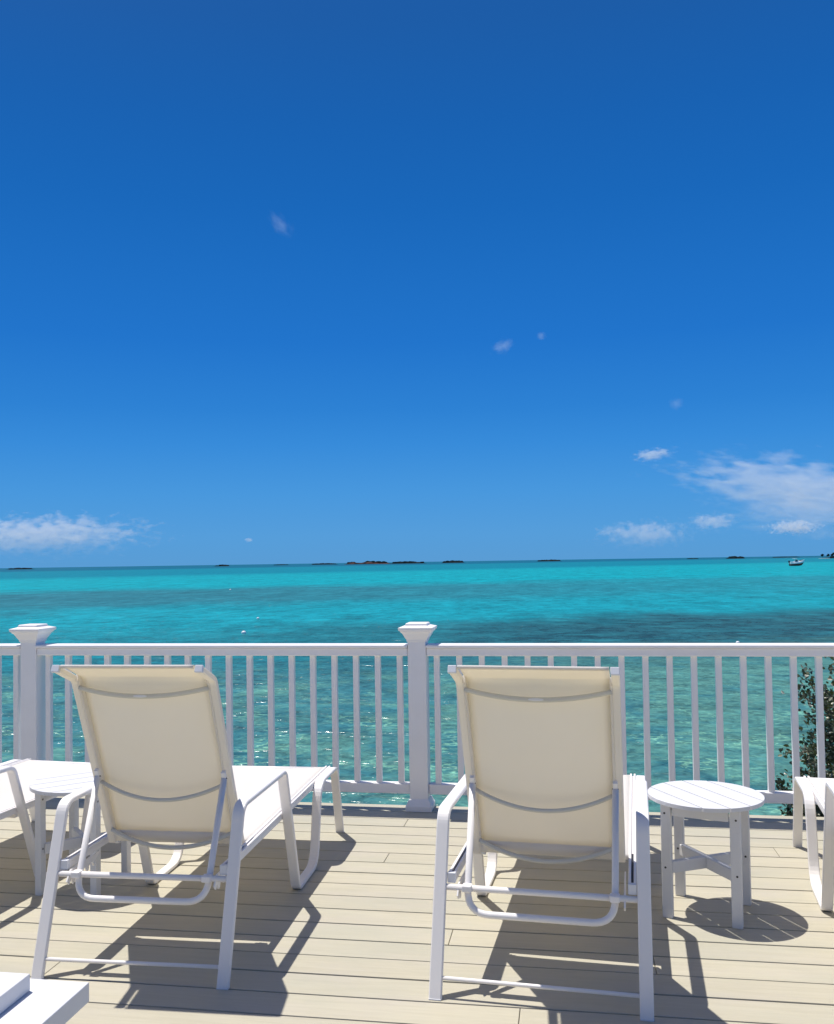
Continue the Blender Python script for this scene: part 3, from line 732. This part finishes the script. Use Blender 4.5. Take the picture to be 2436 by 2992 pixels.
islet(1008, 1140, 11, 2500, 'widest islet with a reddish rocky hump, left of the centre post', 5.3, red=True)
islet(1134, 1244, 8, 2450, 'bushy dark islet touching the right end of the reddish one', 6.1)
islet(1288, 1356, 9, 2450, 'short bushy islet just right of the centre post', 7.4)
islet(1566, 1640, 6, 2700, 'low dark islet alone on the horizon right of the centre', 8.2)
islet(2004, 2040, 3, 3100, 'tiny thin islet left of the dark wooded islet at right', 9.1)
islet(2118, 2175, 8, 2500, 'dark wooded islet on the horizon left of the boat', 10.6)
islet(2250, 2340, 3, 3300, 'faint thin islet on the horizon behind the boat', 11.2)
big = islet(2396, 2700, 9, 1500, 'sandy islet with trees entering at the right edge', 12.9, sandy=True)

def tree_far(px, dist, hpx, label):
    p0 = seapt(px, dist); h_ = hpx * mpp(dist); root = empty('shore_tree', (p0.x, p0.y, SEA + 2.6)); tag(root, label, 'tree', 'trees on the sandy islet')
    tube('trunk', [(0, 0, -1.0), (0.1, 0, h_ * 0.4), (0.0, 0, h_ * 0.7)], h_ * 0.04, M['bark'], root, 7)
    bm = bmesh.new()
    for k in range(7):
        res = bmesh.ops.create_icosphere(bm, subdivisions=2, radius=1); s_ = h_ * ir.uniform(0.16, 0.28); o_ = Vector((ir.gauss(0, 1) * h_ * 0.22, ir.gauss(0, 1) * h_ * 0.2, h_ * ir.uniform(0.2, 0.75)))
        for v in res['verts']: v.co = v.co * s_ * (1 + 0.5 * noise.noise(v.co * 2.5 + Vector((k * 3, 0, 0)))) + o_
    from_bm('crown', bm, M['islet_bush'], root)
tree_far(2402, 1495, 8, 'single small dark tree at the left tip of the sandy islet')
tree_far(2418, 1495, 9, 'dark tree second from the tip of the sandy islet')
tree_far(2430, 1495, 12, 'tallest dark tree at the photo edge on the sandy islet')

# boat
bp0 = seapt(2326, 432); boat = empty('motor_boat', (bp0.x, bp0.y, SEA + 0.40)); tag(boat, 'small white motor boat with a red-brown bottom moored on the sea at right', 'boat')
boat.rotation_euler = (0, R(-2), R(14))
def hull(bm, secs):
    rings = []
    for x, w, zk, zt in secs:
        rings.append([bm.verts.new(q) for q in ((x, 0, zk), (x, w * 0.75, zk + (zt - zk) * 0.30), (x, w * 0.97, zk + (zt - zk) * 0.62), (x, w, zt), (x, -w, zt), (x, -w * 0.97, zk + (zt - zk) * 0.62), (x, -w * 0.75, zk + (zt - zk) * 0.30))])
    for a, b in zip(rings[:-1], rings[1:]):
        for k in range(7): bm.faces.new((a[k], a[(k + 1) % 7], b[(k + 1) % 7], b[k]))
    bm.faces.new(rings[0]); bm.faces.new(rings[-1][::-1])
def tubehull(bm, secs):
    rings = []
    for x, w, zb, zt in secs:
        rings.append([bm.verts.new(q) for q in ((x, w * 0.7, zb), (x, w, zb + (zt - zb) * 0.15), (x, w * 0.93, zb + (zt - zb) * 0.55), (x, w * 0.70, zt), (x, -w * 0.70, zt), (x, -w * 0.93, zb + (zt - zb) * 0.55), (x, -w, zb + (zt - zb) * 0.15), (x, -w * 0.7, zb))])
    for p_, q_ in zip(rings[:-1], rings[1:]):
        for k in range(8): bm.faces.new((p_[k], p_[(k + 1) % 8], q_[(k + 1) % 8], q_[k]))
    bm.faces.new(rings[0]); bm.faces.new(rings[-1][::-1])
bm = bmesh.new(); tubehull(bm, [(-3.3, 1.2, 0.55, 1.45), (-1.5, 1.4, 0.50, 1.50), (0.8, 1.35, 0.60, 1.70), (2.4, 0.9, 0.90, 2.0), (3.6, 0.12, 1.45, 2.2)]); from_bm('hull', bm, M['gel'], boat, False)
bm = bmesh.new(); hull(bm, [(-3.2, 0.95, -0.45, 0.62), (-1.5, 1.1, -0.5, 0.60), (0.8, 1.02, -0.45, 0.70), (2.2, 0.6, -0.2, 0.95), (3.1, 0.06, 0.7, 1.3)]); from_bm('hull_bottom', bm, M['red'], boat, True)
box('deck_rim', (-3.3, -1.08, 1.36), (1.2, 1.08, 1.46), M['gel'], boat, 0.02)
box('console', (-0.6, -0.4, 1.4), (0.2, 0.4, 2.3), M['navy'], boat, 0.05)
box('bow_cushion', (1.2, -0.5, 1.6), (2.6, 0.5, 2.15), M['navy'], boat, 0.1)
bm = bmesh.new(); add_box(bm, (-3.9, -0.25, 1.3), (-3.3, 0.25, 2.1)); add_box(bm, (-3.75, -0.09, -0.2), (-3.5, 0.09, 1.3)); from_bm('outboard_motor', bm, M['navy'], boat, False, 0.05)
for y in (-0.7, 0.7):
    tube('canopy_post', [(-0.9, y, 1.4), (-0.8, y, 2.9)], 0.04, M['gel'], boat, 6)
tube('windscreen_frame', [(0.2, -0.55, 1.5), (0.1, -0.5, 2.5), (0.1, 0.5, 2.5), (0.2, 0.55, 1.5)], 0.05, M['gel'], boat, 6)
box('canopy', (-1.6, -0.85, 2.9), (0.0, 0.85, 2.97), M['gel'], boat, 0.02)

def buoy(px, dist, r, label):
    q = seapt(px, dist); root = empty('mooring_buoy', (q.x, q.y, SEA)); tag(root, label, 'buoy', 'white mooring buoys')
    bm = bmesh.new(); bmesh.ops.create_uvsphere(bm, u_segments=16, v_segments=10, radius=r)
    for v in bm.verts: v.co.z = v.co.z * 0.9 + r * 0.45
    from_bm('float', bm, M['gel'], root, True)
    bm = bmesh.new(); cyl(bm, (0, 0, r * 1.2), r * 0.18, r * 0.35, 10); from_bm('eye', bm, M['screw'], root)
buoy(751, 70.5, 0.11, 'farther of the two white mooring buoys left of the centre post')
buoy(709, 55.5, 0.15, 'nearer of the two white mooring buoys, just above the rail')
buoy(671, 150, 0.16, 'faint most distant white mooring buoy above the left chaise')
buoy(2147, 48.5, 0.10, 'pale mooring buoy right above the rail at the right')

# ------------------------------------------------------------------ clouds: real volumes far out over the sea
def mat_cloud(name, dens, k, nsc, edge, seed, flat=0.0):
    m = bpy.data.materials.new(name); m.use_nodes = True; t = m.node_tree; t.nodes.clear(); n = t.nodes; l = t.links
    def mt(op, a, b=None, c=None, clamp=False):
        q = n.new('ShaderNodeMath'); q.operation = op; q.use_clamp = clamp
        for i, v in enumerate((a, b, c)):
            if v is None: continue
            if isinstance(v, bpy.types.NodeSocket): l.new(v, q.inputs[i])
            else: q.inputs[i].default_value = v
        return q.outputs[0]
    tc = n.new('ShaderNodeTexCoord').outputs['Object']
    ln = n.new('ShaderNodeVectorMath'); ln.operation = 'LENGTH'; l.new(tc, ln.inputs[0])
    mp = n.new('ShaderNodeMapping'); l.new(tc, mp.inputs[0]); mp.inputs['Location'].default_value = (seed, seed * 1.7, 0); mp.inputs['Scale'].default_value = nsc
    nz = n.new('ShaderNodeTexNoise'); l.new(mp.outputs[0], nz.inputs['Vector']); nz.inputs['Scale'].default_value = 1.0; nz.inputs['Detail'].default_value = 5; nz.inputs['Roughness'].default_value = 0.6
    sp = n.new('ShaderNodeSeparateXYZ'); l.new(tc, sp.inputs[0])
    f = mt('ADD', mt('SUBTRACT', 0.62, ln.outputs['Value']), mt('MULTIPLY', mt('SUBTRACT', nz.outputs['Fac'], 0.5), k))
    ss = n.new('ShaderNodeMapRange'); ss.interpolation_type = 'SMOOTHSTEP'; l.new(f, ss.inputs[0]); ss.inputs[1].default_value = 0.0; ss.inputs[2].default_value = edge
    d = ss.outputs[0]
    if flat:      # thinner towards the base
        fb = n.new('ShaderNodeMapRange'); l.new(sp.outputs[2], fb.inputs[0]); fb.inputs[1].default_value = -0.55; fb.inputs[2].default_value = 0.35; fb.inputs[3].default_value = flat; fb.inputs[4].default_value = 1.0
        d = mt('MULTIPLY', d, fb.outputs[0])
    v = n.new('ShaderNodeVolumePrincipled'); v.inputs['Color'].default_value = (0.93, 0.96, 1.0, 1); v.inputs['Anisotropy'].default_value = 0.0
    l.new(mt('MULTIPLY', d, dens), v.inputs['Density'])
    o = n.new('ShaderNodeOutputMaterial'); l.new(v.outputs[0], o.inputs['Volume'])
    return m
def cloud(label, px, py, w, h, dist, tau, k=1.3, edge=0.35, nsc=(2.2, 2.2, 2.2), seed=0.0, tilt=0.0, flat=0.0):
    c = tgt(px, py, dist); W_ = w * mpp(dist) / 2 * 1.25; H_ = h * mpp(dist) / 2 * 1.25; D_ = min(W_, H_ * 1.6)
    bm = bmesh.new(); bmesh.ops.create_icosphere(bm, subdivisions=2, radius=1.06)
    o = from_bm('cloud', bm, mat_cloud('cloud_vapour', tau / (D_ * 1.1), k, nsc, edge, seed, flat))
    o.location = c; o.scale = (W_, D_, H_); o.rotation_euler = (0, R(tilt), 0)
    tag(o, label, 'cloud', 'small white clouds in a blue sky'); return o
CD = 5200
cloud('long puffy cloud bank low over the horizon at the far left', 110, 1568, 780, 140, CD, 1.5, 2.6, 0.22, (13, 3, 4.5), 1.3, 0, 0.22)
cloud('bright wedge-shaped cloud at the right edge, largest in the sky', 2310, 1420, 740, 190, CD, 1.25, 2.2, 0.36, (6, 3, 5), 4.1, 9)
cloud('hazy cloud veil under the wedge-shaped cloud at the right edge', 2420, 1490, 640, 190, CD + 400, 0.9, 2.2, 0.5, (5, 3, 4), 7.7, 3)
cloud('short row of small puffs just above the boat', 2318, 1540, 160, 46, CD - 300, 1.6, 2.4, 0.25, (8, 3, 3), 2.4)
cloud('small flat cloud left of the tip of the wedge-shaped cloud', 1905, 1328, 130, 44, CD, 1.3, 2.0, 0.4, (4, 3, 3), 3.9, -6)
cloud('faint low puffs on the horizon left of the boat side', 1880, 1562, 300, 90, CD + 600, 1.1, 2.4, 0.4, (7, 3, 3), 9.2, 0, 0.3)
cloud('faint small puff right of the low horizon puffs', 2080, 1526, 170, 60, CD + 500, 1.2, 2.2, 0.4, (5, 3, 3), 5.8, 0, 0.4)
cloud('tiny pale puff near the horizon above the single islet', 727, 1578, 40, 20, CD, 1.0, 1.2, 0.5, (2, 2, 2), 6.6)
cloud('bean-shaped wisp high in the left half of the sky', 818, 655, 130, 72, 3000, 0.55, 1.3, 0.9, (2.2, 2, 2.2), 8.3, 48)
cloud('small bright wisp right of centre in mid sky', 1468, 1012, 100, 56, 3400, 0.6, 1.5, 0.8, (2.6, 2, 2.6), 2.9, -20)
cloud('faint round wisp just right of the bright mid sky wisp', 1582, 982, 44, 38, 3400, 0.5, 0.9, 0.8, (2, 2, 2), 1.9)
cloud('faint triangular wisp alone at right above the cloud bank', 1975, 1180, 60, 56, 3800, 0.4, 0.9, 0.8, (2, 2, 2), 3.3)
